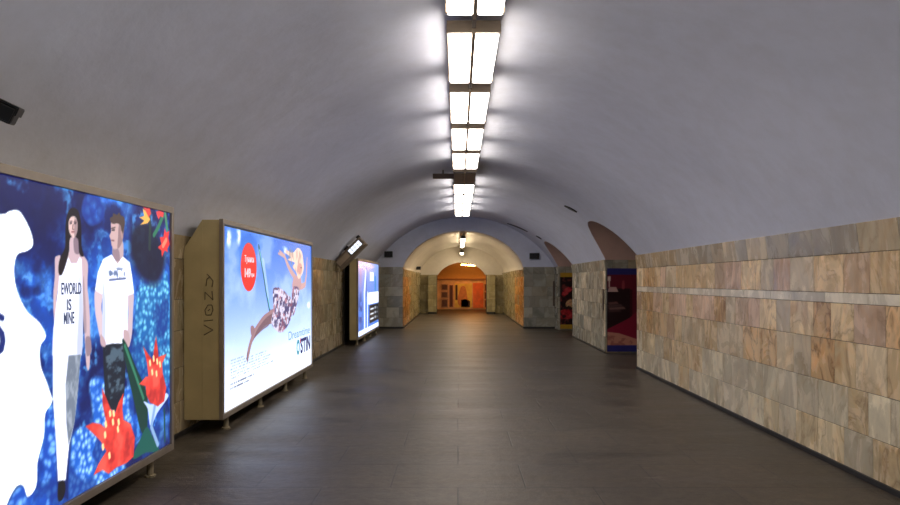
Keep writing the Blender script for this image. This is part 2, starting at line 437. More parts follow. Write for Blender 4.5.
# baseboards
def bb(name, x0, x1, y0, y1, h=.045):
    bm = bmesh.new(); box(bm, x0, x1, y0, y1, 0, h, .004); struct(name, bm, M['base'])
bb('baseboard_right', XR-.022, XR+.01, YB, 11.7); bb('baseboard_right_pillar', XR-.022, XR+.01, 14.2, 18.3)
bb('baseboard_left', XL-.01, XL+.022, YB, 16.15); bb('baseboard_left_end', XL-.01, XL+.022, 19.0, YE)
bb('baseboard_end_left', XL, CX-HW2, YE-.022, YE+.01, .06); bb('baseboard_end_right', CX+HW2, XR, YE-.022, YE+.01, .06)
bb('baseboard_corridor_left', CX-HW2-.01, CX-HW2+.022, YE, YC, .06); bb('baseboard_corridor_right', CX+HW2-.022, CX+HW2+.01, YE, YC, .06)
bb('baseboard_pier_left', CX-HW3-.42, CX-HW3, YC-.47, YC-.44, .1); bb('baseboard_pier_right', CX+HW3, CX+HW3+.42, YC-.47, YC-.44, .1)

# ------------------------------------------------------------------ vault lamps
LX = .125; LZ0, LZ1 = 3.55, 3.645
def make_lamp(lit=True):
    r = empty('ceiling_light')
    bm = bmesh.new(); box(bm, -.215, .215, -.63, .63, LZ1, LZ1+.025, .004)
    box(bm, -.014, .014, -.66, .66, LZ0-.004, LZ1)                      # spine between the two diffusers
    link('housing', bm, M['lampmetal'], r)
    for s in (-1, 1):
        bm = bmesh.new(); x0, x1 = (s*.014, s*.205)
        xa, xb = min(x0, x1), max(x0, x1)
        vs = box(bm, xa+.003, xb-.003, -.6, .6, LZ0, LZ1-.001, .012)
        bm.normal_update()
        for f in bm.faces:
            f.material_index = 0 if f.normal.z < -.5 else 1
        link('diffuser', bm, [M['lamp'], M['lamp_side']] if lit else [M['dead'], M['dead']], r)
    for s in (-1, 1):
        bm = bmesh.new(); box(bm, -.217, .217, s*.615-.014, s*.615+.014, LZ0+.024, LZ1, .003)
        link('end_cap', bm, M['lampmetal'], r)
    for s in (-1, 1):
        bm = bmesh.new(); tube(bm, (0, s*.45, LZ1+.02), (0, s*.45, 3.76), .012); link('hanger', bm, M['dark'], r)
    return r
def copy_tree(o, parent=None):
    c = o.copy(); COL.objects.link(c)
    if parent: c.parent = parent
    for ch in [k for k in bpy.data.objects if k.parent == o]: copy_tree(ch, c)
    return c
lamp = make_lamp(); dead = make_lamp(False)
ords = {0: 'nearest lamp, cut by the top edge of the photo', 1: 'second lamp from the top edge, the largest one seen whole', 2: 'third lamp from the top edge',
        3: 'fourth lamp from the top edge', 4: 'fifth lamp from the top edge, last before the dark one', 6: 'first lit lamp beyond the dark one',
        7: 'second lit lamp beyond the dark one', 8: 'third lit lamp beyond the dark one', 9: 'farthest lamp of the hall, before the end arch'}
used = False
for i in range(-2, 10):
    y = 3.48+.62+1.61*i
    if i == 5:
        dead.location = (LX, y+.03, 0)
        tag(dead, 'unlit dark twin-panel lamp hanging in the row between the lit ones', 'ceiling light', 'vault lamps in the centre row'); continue
    o = lamp if not used else copy_tree(lamp); used = True
    o.location = (LX, y, 0)
    lab = 'bright white twin-panel vault light, '+ords[i] if i in ords else {-1: 'white twin-panel vault light just overhead, out of the frame', -2: 'white twin-panel vault light behind the viewer', -3: 'white twin-panel vault light farthest behind the viewer'}[i]
    tag(o, lab, 'ceiling light', 'vault lamps in the centre row')
bm = bmesh.new(); box(bm, LX-.015, LX+.015, -1.5, 19.3, LZ1-.05, LZ1-.004)
tag(link('lamp_rail', bm, M['brown']), 'thin brown rail joining the row of vault lamps', 'rail')
# corridor tube lamps
def tube_lamp(y0, y1, z, label):
    r = empty('tube_light', (CX, (y0+y1)/2, z)); h = (y1-y0)/2
    bm = bmesh.new(); box(bm, -.08, .08, -h, h, .07, .1, .004); link('housing', bm, M['dark'], r)
    bm = bmesh.new(); box(bm, -.075, .075, -h+.02, h-.02, 0, .069, .015); link('diffuser', bm, M['lamp_far'], r)
    for s in (-1, 1):
        bm = bmesh.new(); box(bm, -.082, .082, s*h-.015, s*h+.015, -.004, .09, .003); link('end_cap', bm, M['dark'], r)
        bm = bmesh.new(); tube(bm, (0, s*(h-.2), .1), (0, s*(h-.2), 3.29-z), .01); link('hanger', bm, M['dark'], r)
    tag(r, label, 'ceiling light', 'narrow lamps of the far corridor')
tube_lamp(22.4, 28.3, 3.08, 'long narrow warm white tube lamp just inside the corridor arch')
tube_lamp(28.9, 31.2, 2.88, 'shorter narrow warm tube lamp, low before the orange arch')
# orange room lamp
r = empty('orange_light', (.75, 34.0, 2.42))
bm = bmesh.new(); box(bm, -.62, .62, -.06, .06, .05, .1, .004); link('housing', bm, M['dark'], r)
bm = bmesh.new(); tube(bm, (-.58, 0, .015), (.58, 0, .015), .03); link('lamp_tube', bm, M['orange_lamp'], r, True)
for s in (-1, 1):
    bm = bmesh.new(); tube(bm, (s*.5, 0, .09), (s*.5, 0, .42), .01); link('hanger', bm, M['dark'], r)
r.rotation_euler = (0, .05, .1)
tag(r, 'long glowing orange tube lamp under the vault seen through the far arch', 'ceiling light')

# ------------------------------------------------------------------ painter for printed artwork
XF = -2.46                                             # plane of the lightbox fronts
def P(x, y, xf=XF):                                    # pixel of the photograph -> (Y, Z) in the plane x = xf
    Y = 640*xf/(x-458); return (Y, EYE+(281-y)*Y/640)
def C(off, sc, pts): return [P(off[0]+a*sc, off[1]+b*sc) for a, b in pts]

def smooth_poly(pts, k=4):
    n = len(pts); out = []
    for i in range(n):
        p0, p1, p2, p3 = (np.array(pts[(i+j-1) % n]) for j in range(4))
        for t in range(k):
            t /= k
            out.append(tuple(.5*((2*p1)+(-p0+p2)*t+(2*p0-5*p1+4*p2-p3)*t*t+(-p0+3*p1-3*p2+p3)*t**3)))
    return out

rs = np.random.RandomState(3)
PERM = rs.rand(256, 256)
def vnoise(x, y):
    xi = np.floor(x).astype(int); yi = np.floor(y).astype(int); fx = x-xi; fy = y-yi
    fx = fx*fx*(3-2*fx); fy = fy*fy*(3-2*fy)
    g = lambda a, b: PERM[a & 255, b & 255]
    return (g(xi, yi)*(1-fx)+g(xi+1, yi)*fx)*(1-fy)+(g(xi, yi+1)*(1-fx)+g(xi+1, yi+1)*fx)*fy
def fbm(x, y, o=5):
    s = 0; a = .5
    for i in range(o): s = s+a*vnoise(x*2**i+i*17.3, y*2**i+i*9.1); a *= .5
    return s/(1-.5**o)
def worley(x, y):
    xi = np.floor(x).astype(int); yi = np.floor(y).astype(int); best = np.full(x.shape, 9.0)
    for dx in (-1, 0, 1):
        for dy in (-1, 0, 1):
            a, b = xi+dx, yi+dy
            px = a+PERM[a & 255, b & 255]; py = b+PERM[(a+91) & 255, (b+37) & 255]
            best = np.minimum(best, (px-x)**2+(py-y)**2)
    return np.sqrt(best)

class Art:
    def __init__(s, u0, u1, v0, v1, nu, nv, uw=None):
        s.us = np.linspace(u0, u1, nu) if uw is None else uw
        s.vs = np.linspace(v0, v1, nv); s.U, s.V = np.meshgrid(s.us, s.vs)
        s.c = np.ones(s.U.shape+(3,)); s.soft = (v1-v0)/nv*1.0
    def over(s, a, col):
        col = np.array(col, float)/255 if not isinstance(col, np.ndarray) else col
        s.c = s.c*(1-a[..., None])+col*a[..., None]
    def sd(s, pts):
        d = np.full(s.U.shape, 1e9); ins = np.zeros(s.U.shape, bool); n = len(pts)
        for i in range(n):
            ax, ay = pts[i]; bx, by = pts[(i+1) % n]; ex, ey = bx-ax, by-ay
            L = ex*ex+ey*ey
            if L < 1e-12: continue
            t = np.clip(((s.U-ax)*ex+(s.V-ay)*ey)/L, 0, 1)
            d = np.minimum(d, (s.U-ax-t*ex)**2+(s.V-ay-t*ey)**2)
            c = ((ay > s.V) != (by > s.V))
            if abs(ey) > 1e-12: ins ^= c & (s.U < ax+(s.V-ay)*ex/ey)
        d = np.sqrt(d); return np.where(ins, -d, d)
    def poly(s, pts, col, sm=False, soft=None, alpha=1, mod=None):
        if sm: pts = smooth_poly(pts)
        sf = soft or s.soft; d = s.sd(pts)
        a = np.clip(.5-d/sf, 0, 1)*alpha
        if mod is not None: a = a*mod
        s.over(a, col); return a
    def line(s, pts, r, col, alpha=1):
        d = np.full(s.U.shape, 1e9)
        rr = r if isinstance(r, (list, tuple)) else [r]*len(pts)
        for i in range(len(pts)-1):
            ax, ay = pts[i]; bx, by = pts[i+1]; ex, ey = bx-ax, by-ay; L = ex*ex+ey*ey+1e-12
            t = np.clip(((s.U-ax)*ex+(s.V-ay)*ey)/L, 0, 1)
            d = np.minimum(d, np.sqrt((s.U-ax-t*ex)**2+(s.V-ay-t*ey)**2)-(rr[i]*(1-t)+rr[i+1]*t))
        a = np.clip(.5-d/s.soft, 0, 1)*alpha; s.over(a, col); return a
    def mesh(s, name, place, m, parent=None):
        """place(U,V) -> xyz arrays"""
        nv, nu = s.U.shape
        X, Y, Z = place(s.U, s.V)
        co = np.stack([X, Y, Z], -1).reshape(-1, 3).astype(np.float32)
        idx = np.arange(nu*nv).reshape(nv, nu)
        q = np.stack([idx[:-1, :-1], idx[:-1, 1:], idx[1:, 1:], idx[1:, :-1]], -1).reshape(-1, 4)
        me = bpy.data.meshes.new(name); me.vertices.add(len(co)); me.vertices.foreach_set('co', co.ravel())
        me.loops.add(q.size); me.loops.foreach_set('vertex_index', q.ravel().astype(np.int32))
        me.polygons.add(len(q)); me.polygons.foreach_set('loop_start', np.arange(0, q.size, 4, dtype=np.int32))
        me.update(); me.validate()
        c = np.clip(s.c, 0, 1); c = np.where(c <= .04045, c/12.92, ((c+.055)/1.055)**2.4)
        if m is M['backlit']: c = c*(1+(POSTER_E-1)*c**4)/POSTER_E      # clear film lets most light through
        at = me.color_attributes.new('print', 'FLOAT_COLOR', 'POINT')
        at.data.foreach_set('color', np.concatenate([c, np.ones(c.shape[:2]+(1,))], -1).astype(np.float32).ravel())
        me.materials.append(m); o = bpy.data.objects.new(name, me); COL.objects.link(o)
        if parent: o.parent = parent
        return o

def backlit(name, e):
    m, nt, b = mat(name); a = N(nt, 'ShaderNodeAttribute', attribute_name='print')
    b.inputs['Base Color'].default_value = (.05, .05, .05, 1); b.inputs['Roughness'].default_value = .25
    nt.links.new(a.outputs['Color'], b.inputs['Emission Color']); b.inputs['Emission Strength'].default_value = e
    return m
def printed(name):
    m, nt, b = mat(name); a = N(nt, 'ShaderNodeAttribute', attribute_name='print')
    nt.links.new(a.outputs['Color'], b.inputs['Base Color']); b.inputs['Roughness'].default_value = .3
    return m
M['backlit'] = backlit('backlit_print', POSTER_E); M['print'] = printed('paper_print')
def ink(name, rgb, e=1.0):
    m, nt, b = mat(name); b.inputs['Base Color'].default_value = (.03, .03, .03, 1); b.inputs['Roughness'].default_value = .25
    b.inputs['Emission Color'].default_value = lin(rgb)+(1,); b.inputs['Emission Strength'].default_value = e
    return m
M['navy_ink'] = ink('navy_ink', (28, 38, 110)); M['white_ink'] = ink('white_ink', (250, 225, 235)); M['grey_ink'] = ink('grey_ink', (70, 80, 110))
M['teal_ink'] = ink('teal_ink', (70, 160, 185)); M['pale_ink'] = ink('pale_ink', (120, 165, 215)); M['red_ink'] = ink('red_ink', (215, 30, 60))

def text_polys(body, bold=0):
    cu = bpy.data.curves.new('t', 'FONT'); cu.body = body; cu.offset = bold; cu.resolution_u = 4
    o = bpy.data.objects.new('t', cu); COL.objects.link(o)
    dg = bpy.context.evaluated_depsgraph_get(); me = bpy.data.meshes.new_from_object(o.evaluated_get(dg))
    V = [tuple(v.co[:2]) for v in me.vertices]; F = [tuple(p.vertices) for p in me.polygons]
    bpy.data.objects.remove(o); bpy.data.curves.remove(cu); bpy.data.meshes.remove(me)
    return V, F
def lettering(bm, body, u0, u1, v0, v1, x, bold=0, mi=0, slope=0, th=.0015):
    """text filling the rectangle u0..u1 (along Y), v0..v1 (height) on the plane X = x"""
    V, F = text_polys(body, bold)
    xs = [v[0] for v in V]; ysv = [v[1] for v in V]
    a0, a1, b0, b1 = min(xs), max(xs), min(ysv), max(ysv)
    f = lambda v: (x, u0+(v[0]-a0)/(a1-a0)*(u1-u0), v0+(v[1]-b0)/(b1-b0)*(v1-v0)+slope*(v[0]-a0)/(a1-a0))
    vs = [bm.verts.new(f(v)) for v in V]; fs = []
    for q in F:
        try: nf = bm.faces.new([vs[i] for i in q]); nf.material_index = mi; fs.append(nf)
        except ValueError: pass
    g = bmesh.ops.extrude_face_region(bm, geom=fs)
    for e in g['geom']:
        if isinstance(e, bmesh.types.BMVert): e.co.x += th
        if isinstance(e, bmesh.types.BMFace): e.material_index = mi

# ------------------------------------------------------------------ lightboxes
def lightbox(y0, y1, label, zb=.15, zt=2.235, back=-2.86, feet=4, ymid=None, chamfer=True):
    """body prism, frame; returns root"""
    r = empty('lightbox', (XF, (y0+y1)/2, 0)); cy = (y0+y1)/2
    L = lambda bm, nm, m, sm=False: link(nm, bm, m, r, sm, (-XF, -cy, 0))
    bm = bmesh.new()
    if chamfer: pts = [(XF-.02, zb), (XF-.02, zt-.01), (-2.67, zt-.01), (back, 1.94), (back, zb)]
    else: pts = [(XF-.02, zb), (XF-.02, zt-.01), (back, zt-.03), (back, zb)]
    prism(bm, pts, y0+.012, y1-.012)
    # vertical joint of the side panel
    if chamfer: box(bm, -2.672, -2.666, y0+.009, y0+.014, zb, zt-.03)
    L(bm, 'body', M['panel'])
    bm = bmesh.new(); f = .055; a, b = XF-.03, XF+.012
    box(bm, a, b, y0, y1, zt-f, zt, .004); box(bm, a, b, y0, y1, zb, zb+f, .004)
    box(bm, a, b, y0, y0+f*.8, zb+f, zt-f, .004); box(bm, a, b, y1-f*.8, y1, zb+f, zt-f, .004)
    L(bm, 'frame', M['alu'])
    for k in range(feet):
        y = y0+.28+(y1-y0-.56)*k/(feet-1)
        bm = bmesh.new(); tube(bm, (XF-.06, y, .012), (XF-.06, y, zb), .028); tube(bm, (XF-.06, y, 0), (XF-.06, y, .014), .045)
        L(bm, 'foot', M['foot'])
    tag(r, label, 'lightbox', 'backlit poster boxes along the left wall')
    return r, cy

X0 = XF-.004
# --- box 1
b1, c1 = lightbox(1.38, 5.52, 'large backlit poster box with a couple before blue coral and red flowers')
uw = np.concatenate([np.linspace(1.43, 3.3, 40)[:-1], np.linspace(3.3, 5.47, 300)])
A = Art(1.43, 5.47, .21, 2.18, 0, 270, uw); U, V = A.U, A.V
f1 = fbm(U*2.2+3, V*2.2+1.7, 5); f2 = fbm(U*7+11, V*7, 4); wo = worley(U*13+f2*2, V*13)
deep = np.clip((f1-.36)*3.2, 0, 1)[..., None]
A.c = (np.array([6, 20, 92])*(1-deep)+np.array([18, 88, 202])*deep)/255.
hl = np.clip((fbm(U*5, V*5+9, 5)-.50)*5, 0, 1)*np.clip((f1-.38)*4, 0, 1)*np.clip(1.15-wo, 0, 1)
A.over(hl*.75, (86, 160, 232))
f3 = fbm(U*4.5+5, V*4.5+2, 6); f4 = fbm(U*15+1, V*15+4, 4)
wisp = np.clip(1-abs(f3-.5)*14, 0, 1)*np.clip((f4-.35)*3, 0, 1)*np.clip((f1-.36)*4, 0, 1)
A.over(wisp*.9, (120, 196, 246)); A.over(np.clip((.44-f3)*9, 0, 1)*.7, (5, 16, 80)); A.over(np.clip((f3-.52)*9, 0, 1)*np.clip((f4-.46)*7, 0, 1)*.75, (90, 176, 240))
# coral bank along the bottom and right: bubbly bright blue
def bank(pts, dark, light, k=16, pw=1.4):
    k = k*1.15
    a = np.clip(.5-A.sd(smooth_poly(pts))/.03, 0, 1)
    w_ = worley(U*k+f2*1.5, V*k); A.over(a, dark)
    A.over(a*np.clip((.48-f3)*7, 0, .7), (8, 50, 150)); A.over(a*np.clip(1.35-w_*pw*1.9, 0, 1)*np.clip((f4-.2)*3.4, 0, 1)*np.clip((f3-.36)*7, .3, 1), light)
o3, s3 = (40, 320), .3562
o1, s1 = (40, 195), .2673
bank(C(o3, s3, [(140,180),(165,160),(190,170),(230,190),(260,200),(262,330),(230,430),(150,500),(90,520),(85,400),(100,310),(150,290)]), (30, 108, 214), (176, 224, 252), 18, 1.15)
bank([P(8,512), P(10,500), P(18,488), P(25,486), P(29,497), P(37,486), P(38,462), P(45,440), P(46,412), P(53,404), P(58,440), P(58,490), P(70,505), P(60,530), P(10,530)], (18, 84, 200), (140, 204, 248), 15, 1.2)
bank(C(o1, s1, [(370,350),(400,335),(450,330),(480,300),(486,505),(480,700),(350,700),(358,480)]), (22, 112, 190), (140, 222, 240), 16, 1.2)
bank(C(o1, s1, [(180,0),(240,20),(235,90),(190,110),(160,60)]), (18, 84, 200), (110, 180, 240), 12, 1.2)
# dark patch between man and flowers
A.poly(C(o1, s1, [(345,130),(400,100),(440,150),(470,240),(440,330),(380,310),(345,230)]), (5, 10, 40), True, .08, .85)
# white field
white = [(1.3, 1.95), (2.4, 1.95), (3.1, 1.955)]+[P(x, y) for x, y in [(0,214),(10,211),(18,210),(24,216),(31.7,232),(33.7,245),(28,251),(18,255),(15,271),(18,291),(27.7,311),(39.6,322),(46.7,336),(41,347),(41.6,366),(47.5,382),(54,400),(55.7,390),(52,404),(46,414),(44.5,437),(38.4,462),(37,486),(28.5,497),(24,486),(17,487),(8,504),(5,520)]]+[(3.4, .05), (1.3, .05)]
A.poly(white, (246, 250, 255), True)
SP_ = [P(-9, 328), P(-7, 318), P(-2, 315), P(3, 318)]; A.line(SP_, .017, (22, 46, 128))
A.line([P(-8, 327), P(-1, 329), P(2.6, 334), P(3.6, 341), P(2, 349), P(-3, 353), P(-9, 352)], .02, (22, 46, 128))
# --- woman
skin, skin2 = (214, 192, 200), (164, 138, 152)
A.poly(C(o1, s1, [(58,240),(66,228),(80,232),(80,300),(66,380),(64,470),(56,480),(52,380),(58,300)]), skin, True)
A.poly(C(o1, s1, [(158,228),(172,236),(182,262),(180,340),(187,420),(190,505),(188,640),(176,640),(168,505),(160,400),(158,300)]), skin, True)
A.poly(C(o1, s1, [(165,300),(172,400),(176,505),(168,505),(160,400)]), skin2, True, alpha=.6)
A.poly(C(o1, s1, [(112,150),(143,150),(148,214),(165,232),(150,255),(100,255),(85,238),(110,214)]), skin, True)
A.poly(C(o1, s1, [(128,165),(143,150),(150,215),(132,215)]), (128, 104, 122), True, alpha=.7)
A.poly(C(o1, s1, [(84,262),(96,262),(108,232),(118,255),(140,255),(150,232),(158,240),(161,330),(164,420),(162,560),(158,600),(48,600),(52,505),(62,420),(72,330),(76,280)]), (238, 240, 250), False)
A.poly(C(o1, s1, [(150,300),(163,420),(160,590),(140,590),(148,420)]), (196, 202, 224), True, .02, .7)
# trousers
A.poly(C(o3, s3, [(38,88),(78,98),(116,98),(108,200),(98,290),(84,350),(74,450),(52,452),(46,330),(38,220)]), (236, 238, 246), False)
A.poly(C(o3, s3, [(82,100),(116,97),(108,200),(98,290),(82,350),(76,290),(74,180)]), (128, 140, 160), False)
A.over(np.clip(.5-A.sd(C(o3, s3, [(82,100),(116,97),(108,200),(98,290),(82,350),(76,290),(74,180)]))/.02, 0, 1)*np.clip((fbm(U*30, V*16, 3)-.45)*4, 0, 1)*.6, (206, 214, 226))
A.poly(C(o3, s3, [(54,458),(70,452),(73,478),(64,505),(52,505)]), (22, 20, 30), True)
A.poly(C(o3, s3, [(130,50),(143,50),(146,88),(136,102),(131,90)]), skin2, True)
# hair and face
A.poly(C(o1, s1, [(112,56),(127,47),(143,56),(153,85),(157,130),(158,190),(166,228),(150,222),(144,165),(116,160),(110,215),(98,262),(84,298),(73,296),(72,262),(80,230),(96,195),(97,130),(101,85)]), (26, 18, 30), True)
A.poly(C(o1, s1, [(112,92),(122,80),(136,84),(143,108),(141,138),(132,158),(122,156),(112,138),(109,112)]), (228, 206, 204), True)
A.poly(C(o1, s1, [(132,86),(143,108),(141,138),(132,158),(130,130)]), (172, 140, 146), True, alpha=.8)
for bx in (118, 134): A.line(C(o1, s1, [(bx-4, 100), (bx+4, 98)]), .004, (120, 92, 96), .8); A.line(C(o1, s1, [(bx-3, 106), (bx+3, 105)]), .005, (60, 44, 54), .9)
A.line(C(o1, s1, [(126,112),(124,127),(128,129)]), .005, (150, 110, 112)); A.line(C(o1, s1, [(121,138),(130,138)]), .005, (166, 96, 104))
A.poly(C(o1, s1, [(116,158),(144,162),(146,220),(158,228),(150,235),(134,200),(118,190)]), (26, 18, 30), True, alpha=.0)
# --- man
A.poly(C(o1, s1, [(208,358),(236,368),(232,420),(240,470),(248,520),(230,540),(216,480),(208,430)]), (222, 206, 214), True)
A.poly(C(o1, s1, [(330,372),(352,366),(350,440),(346,520),(336,560),(328,520),(332,440)]), (214, 198, 208), True)
A.poly(C(o1, s1, [(276,186),(310,170),(313,236),(296,262),(276,240)]), (206, 184, 190), True)
A.poly(C(o1, s1, [(276,196),(296,205),(300,245),(276,240)]), (150, 124, 138), True, alpha=.7)
A.poly(C(o1, s1, [(238,240),(270,222),(292,258),(312,230),(338,252),(346,300),(354,368),(331,376),(330,470),(330,560),(318,620),(300,640),(256,610),(236,560),(236,470),(236,372),(208,356),(218,290)]), (242, 244, 252), False)
A.poly(C(o1, s1, [(236,300),(248,420),(244,560),(236,560),(236,372)]), (190, 198, 222), True, .02, .6)
pr = np.clip(.5-A.sd(C(o1, s1, [(258,268),(322,276),(320,312),(262,316)]))/.02, 0, 1)
A.over(pr*np.clip((fbm(U*26, V*26, 3)-.44)*7, 0, 1)*.85, (96, 120, 168))
A.line(C(o1, s1, [(262,318),(322,312)]), .007, (60, 80, 140), .8)
A.poly(C(o1, s1, [(268,100),(286,92),(312,104),(314,150),(306,184),(292,200),(278,202),(270,188),(267,168),(262,152),(268,136)]), (214, 188, 188), True)
A.poly(C(o1, s1, [(298,110),(316,118),(314,150),(306,184),(292,200),(294,160)]), (150, 118, 126), True, alpha=.75)
A.poly(C(o1, s1, [(267,102),(264,86),(274,80),(276,68),(290,74),(298,66),(304,76),(316,82),(320,104),(316,124),(313,142),(307,134),(303,114),(290,106),(278,108)]), (84, 66, 62), True)
A.line(C(o1, s1, [(270,125),(283,122)]), .005, (100, 76, 76)); A.line(C(o1, s1, [(272,132),(281,131)]), .005, (54, 42, 50))
A.line(C(o1, s1, [(270,170),(279,171)]), .005, (150, 96, 100)); A.line(C(o1, s1, [(306,140),(309,158)]), .012, (190, 156, 156))
# jeans, hands
A.poly(C(o3, s3, [(178,72),(206,66),(236,66),(242,130),(238,210),(222,262),(200,250),(184,215),(180,140)]), (24, 34, 52), False)
A.over(np.clip(.5-A.sd(C(o3, s3, [(184,80),(236,70),(236,210),(200,240)]))/.02, 0, 1)*np.clip((fbm(U*14, V*22, 4)-.5)*6, 0, 1)*.7, (112, 140, 160))
A.poly(C(o3, s3, [(236,30),(250,34),(254,70),(240,78)]), (206, 180, 188), True)
A.poly(C(o3, s3, [(172,40),(186,60),(184,76),(172,68)]), (206, 180, 188), True)
# leaves
A.poly(C(o3, s3, [(232,60),(244,66),(270,130),(300,200),(304,262),(300,320),(284,310),(268,240),(250,160)]), (14, 62, 56), True)
A.line(C(o3, s3, [(240,72),(268,150),(292,220)]), .014, (60, 140, 110))
A.poly(C(o3, s3, [(262,390),(285,330),(302,300),(318,330),(336,368),(300,372)]), (18, 96, 88), True)
A.poly(C(o3, s3, [(292,228),(318,236),(345,206),(362,214),(330,262),(312,300),(304,250)]), (206, 222, 246), True)
A.line(C(o3, s3, [(324,240),(314,300),(332,350)]), .02, (150, 186, 220))
A.line(C(o3, s3, [(350,250),(352,340)]), .012, (20, 80, 70))
# flowers
def flower(pts, off, sc, dots, base=(226, 70, 62)):
    q = C(off, sc, pts); A.poly(q, base)
    a = np.clip(.5-A.sd(q)/.02, 0, 1)
    A.over(a*np.clip((fbm(U*9+4, V*9, 3)-.45)*5, 0, 1)*.6, (250, 120, 104)); A.over(a*np.clip((.42-fbm(U*9+4, V*9, 3))*6, 0, 1)*.6, (180, 34, 44))
    for (x, y) in dots:
        c = C(off, sc, [(x, y-4), (x+1, y+5)]); A.line(c, .014, (255, 226, 176))
flower([(176,192),(186,215),(200,250),(212,262),(222,232),(236,204),(233,250),(236,280),(256,292),(268,330),(264,384),(244,402),(216,414),(194,432),(178,420),(152,436),(166,404),(188,368),(172,340),(150,318),(129,298),(150,288),(172,292),(184,304),(186,280),(178,240)], o3, s3, [(186,292),(198,262),(208,262),(206,286),(222,286),(184,322),(178,356),(196,380),(220,306)])
flower([(327,44),(332,80),(334,104),(356,96),(344,122),(346,150),(356,190),(350,228),(332,242),(310,232),(300,210),(298,186),(280,180),(298,160),(306,158),(302,120),(291,74),(308,100),(318,112),(322,78)], o3, s3, [(310,120),(320,108),(330,116),(338,124),(316,146),(328,150)])
def small(pts, col, off=o1, sc=s1): A.poly(C(off, sc, pts), col)
A.line(C(o1, s1, [(410,70),(414,120),(412,200)]), .02, (40, 60, 60)); A.line(C(o1, s1, [(462,78),(445,120),(428,150)]), .02, (46, 130, 96))
A.line(C(o1, s1, [(470,70),(478,130)]), .018, (70, 150, 110))
small([(374,84),(392,78),(386,50),(404,66),(414,92),(404,106),(376,112),(392,96)], (240, 196, 96))
small([(386,42),(402,50),(412,46),(418,70),(408,84),(400,66)], (224, 76, 66))
small([(436,62),(450,58),(466,66),(462,84),(452,80),(446,92),(440,78)], (228, 66, 70))
small([(468,124),(474,140),(486,134),(482,160),(487,184),(478,202),(480,214),(468,208),(458,234),(456,208),(442,196),(456,184),(450,158),(464,156)], (230, 62, 60))
A.line(C(o1, s1, [(462,190),(474,168)]), .02, (250, 150, 120))
A.mesh('poster', lambda u, v: (np.full(u.shape, X0+XF*0)-0, u, v), M['backlit'], None)
pst = bpy.data.objects['poster']; pst.parent = b1; pst.location = (-XF, -c1, 0)
bm = bmesh.new(); xt = X0+.002
def put(bm, body, x0, y0, x1, y1, bold=0, mi=0, xt=xt):      # pixel box corners: left-top, right-bottom at the right edge
    a = P(x0, y0); b = P(x1, y1); lettering(bm, body, a[0], b[0], min(a[1], b[1]), max(a[1], b[1]), xt, bold, mi)
ya, yb = P(61.6, 300)[0], P(81.5, 300)[0]
def zat(px, py): return P(px, py)[1]
lettering(bm, 'EWORLD', ya, yb, zat(71, 294.5), zat(71, 282.5), xt, .02)
lettering(bm, 'IS', P(67, 300)[0], P(71.6, 300)[0], zat(69, 310.5), zat(69, 299), xt, .02)
lettering(bm, 'MINE', P(64, 300)[0], P(74.5, 300)[0], zat(69, 324), zat(69, 312), xt, .02)
o = link('lettering', bm, [M['grey_ink']], b1, False, (-XF, -c1, 0))
# --- box 2
b2, c2 = lightbox(6.67, 10.8, 'beige backlit poster box showing a woman on a swing and a red disc', zt=2.25)
A = Art(6.72, 10.75, .21, 2.18, 380, 260); U, V = A.U, A.V
t = np.clip((V-.35)/1.8, 0, 1)[..., None]; hz = np.clip((U-6.7)/4, 0, 1)[..., None]
A.c = (np.array([242, 246, 253])*(1-t**1.5)+np.array([34, 116, 218])*t**1.5)/255.
A.c = A.c*(1-.0*hz)
cl = np.clip((fbm(U*1.6+2, V*2.6+5, 5)-.50)*4.5, 0, 1)*np.clip((V-.5), 0, 1); A.over(cl*.45, (236, 244, 255))
for (x, y, a, b) in ((229, 238, .10, .12), (239, 236, .09, .12), (309, 305, .14, .06), (285, 250, .2, .06)):
    u0, v0 = P(x, y); d = ((U-u0)/a)**2+((V-v0)/b)**2; A.over(np.clip(1.2-d, 0, 1)*np.clip((fbm(U*9, V*9, 4)-.3)*3, 0, 1)*.9, (248, 250, 255))
o5, s5 = (240, 235), .2475
K = lambda pts: C(o5, s5, pts)
# rope-like teal board
A.line(K([(77,46),(96,150),(108,230),(121,302)]), [.03, .035, .035, .03], (22, 104, 140)); A.line(K([(80,60),(98,150),(110,230),(122,296)]), .011, (150, 222, 232))
A.poly(K([(90,100),(98,98),(106,150),(118,250),(112,250),(100,170)]), (196, 220, 242), True, alpha=.7)
# legs
A.poly(K([(136,300),(112,314),(96,326),(74,356),(54,390),(42,425),(32,465),(28,498),(33,508),(40,480),(52,430),(80,392),(106,364),(140,352)]), (176, 140, 148), True)
A.poly(K([(136,318),(112,330),(92,352),(70,384),(56,420),(44,460),(58,420),(90,386),(120,362)]), (120, 92, 108), True, alpha=.7)
A.poly(K([(44,372),(54,366),(62,384),(54,408),(46,402)]), (168, 132, 142), True)
A.line(K([(32,480),(29,500),(33,512)]), [.022, .016, .01], (150, 112, 124))
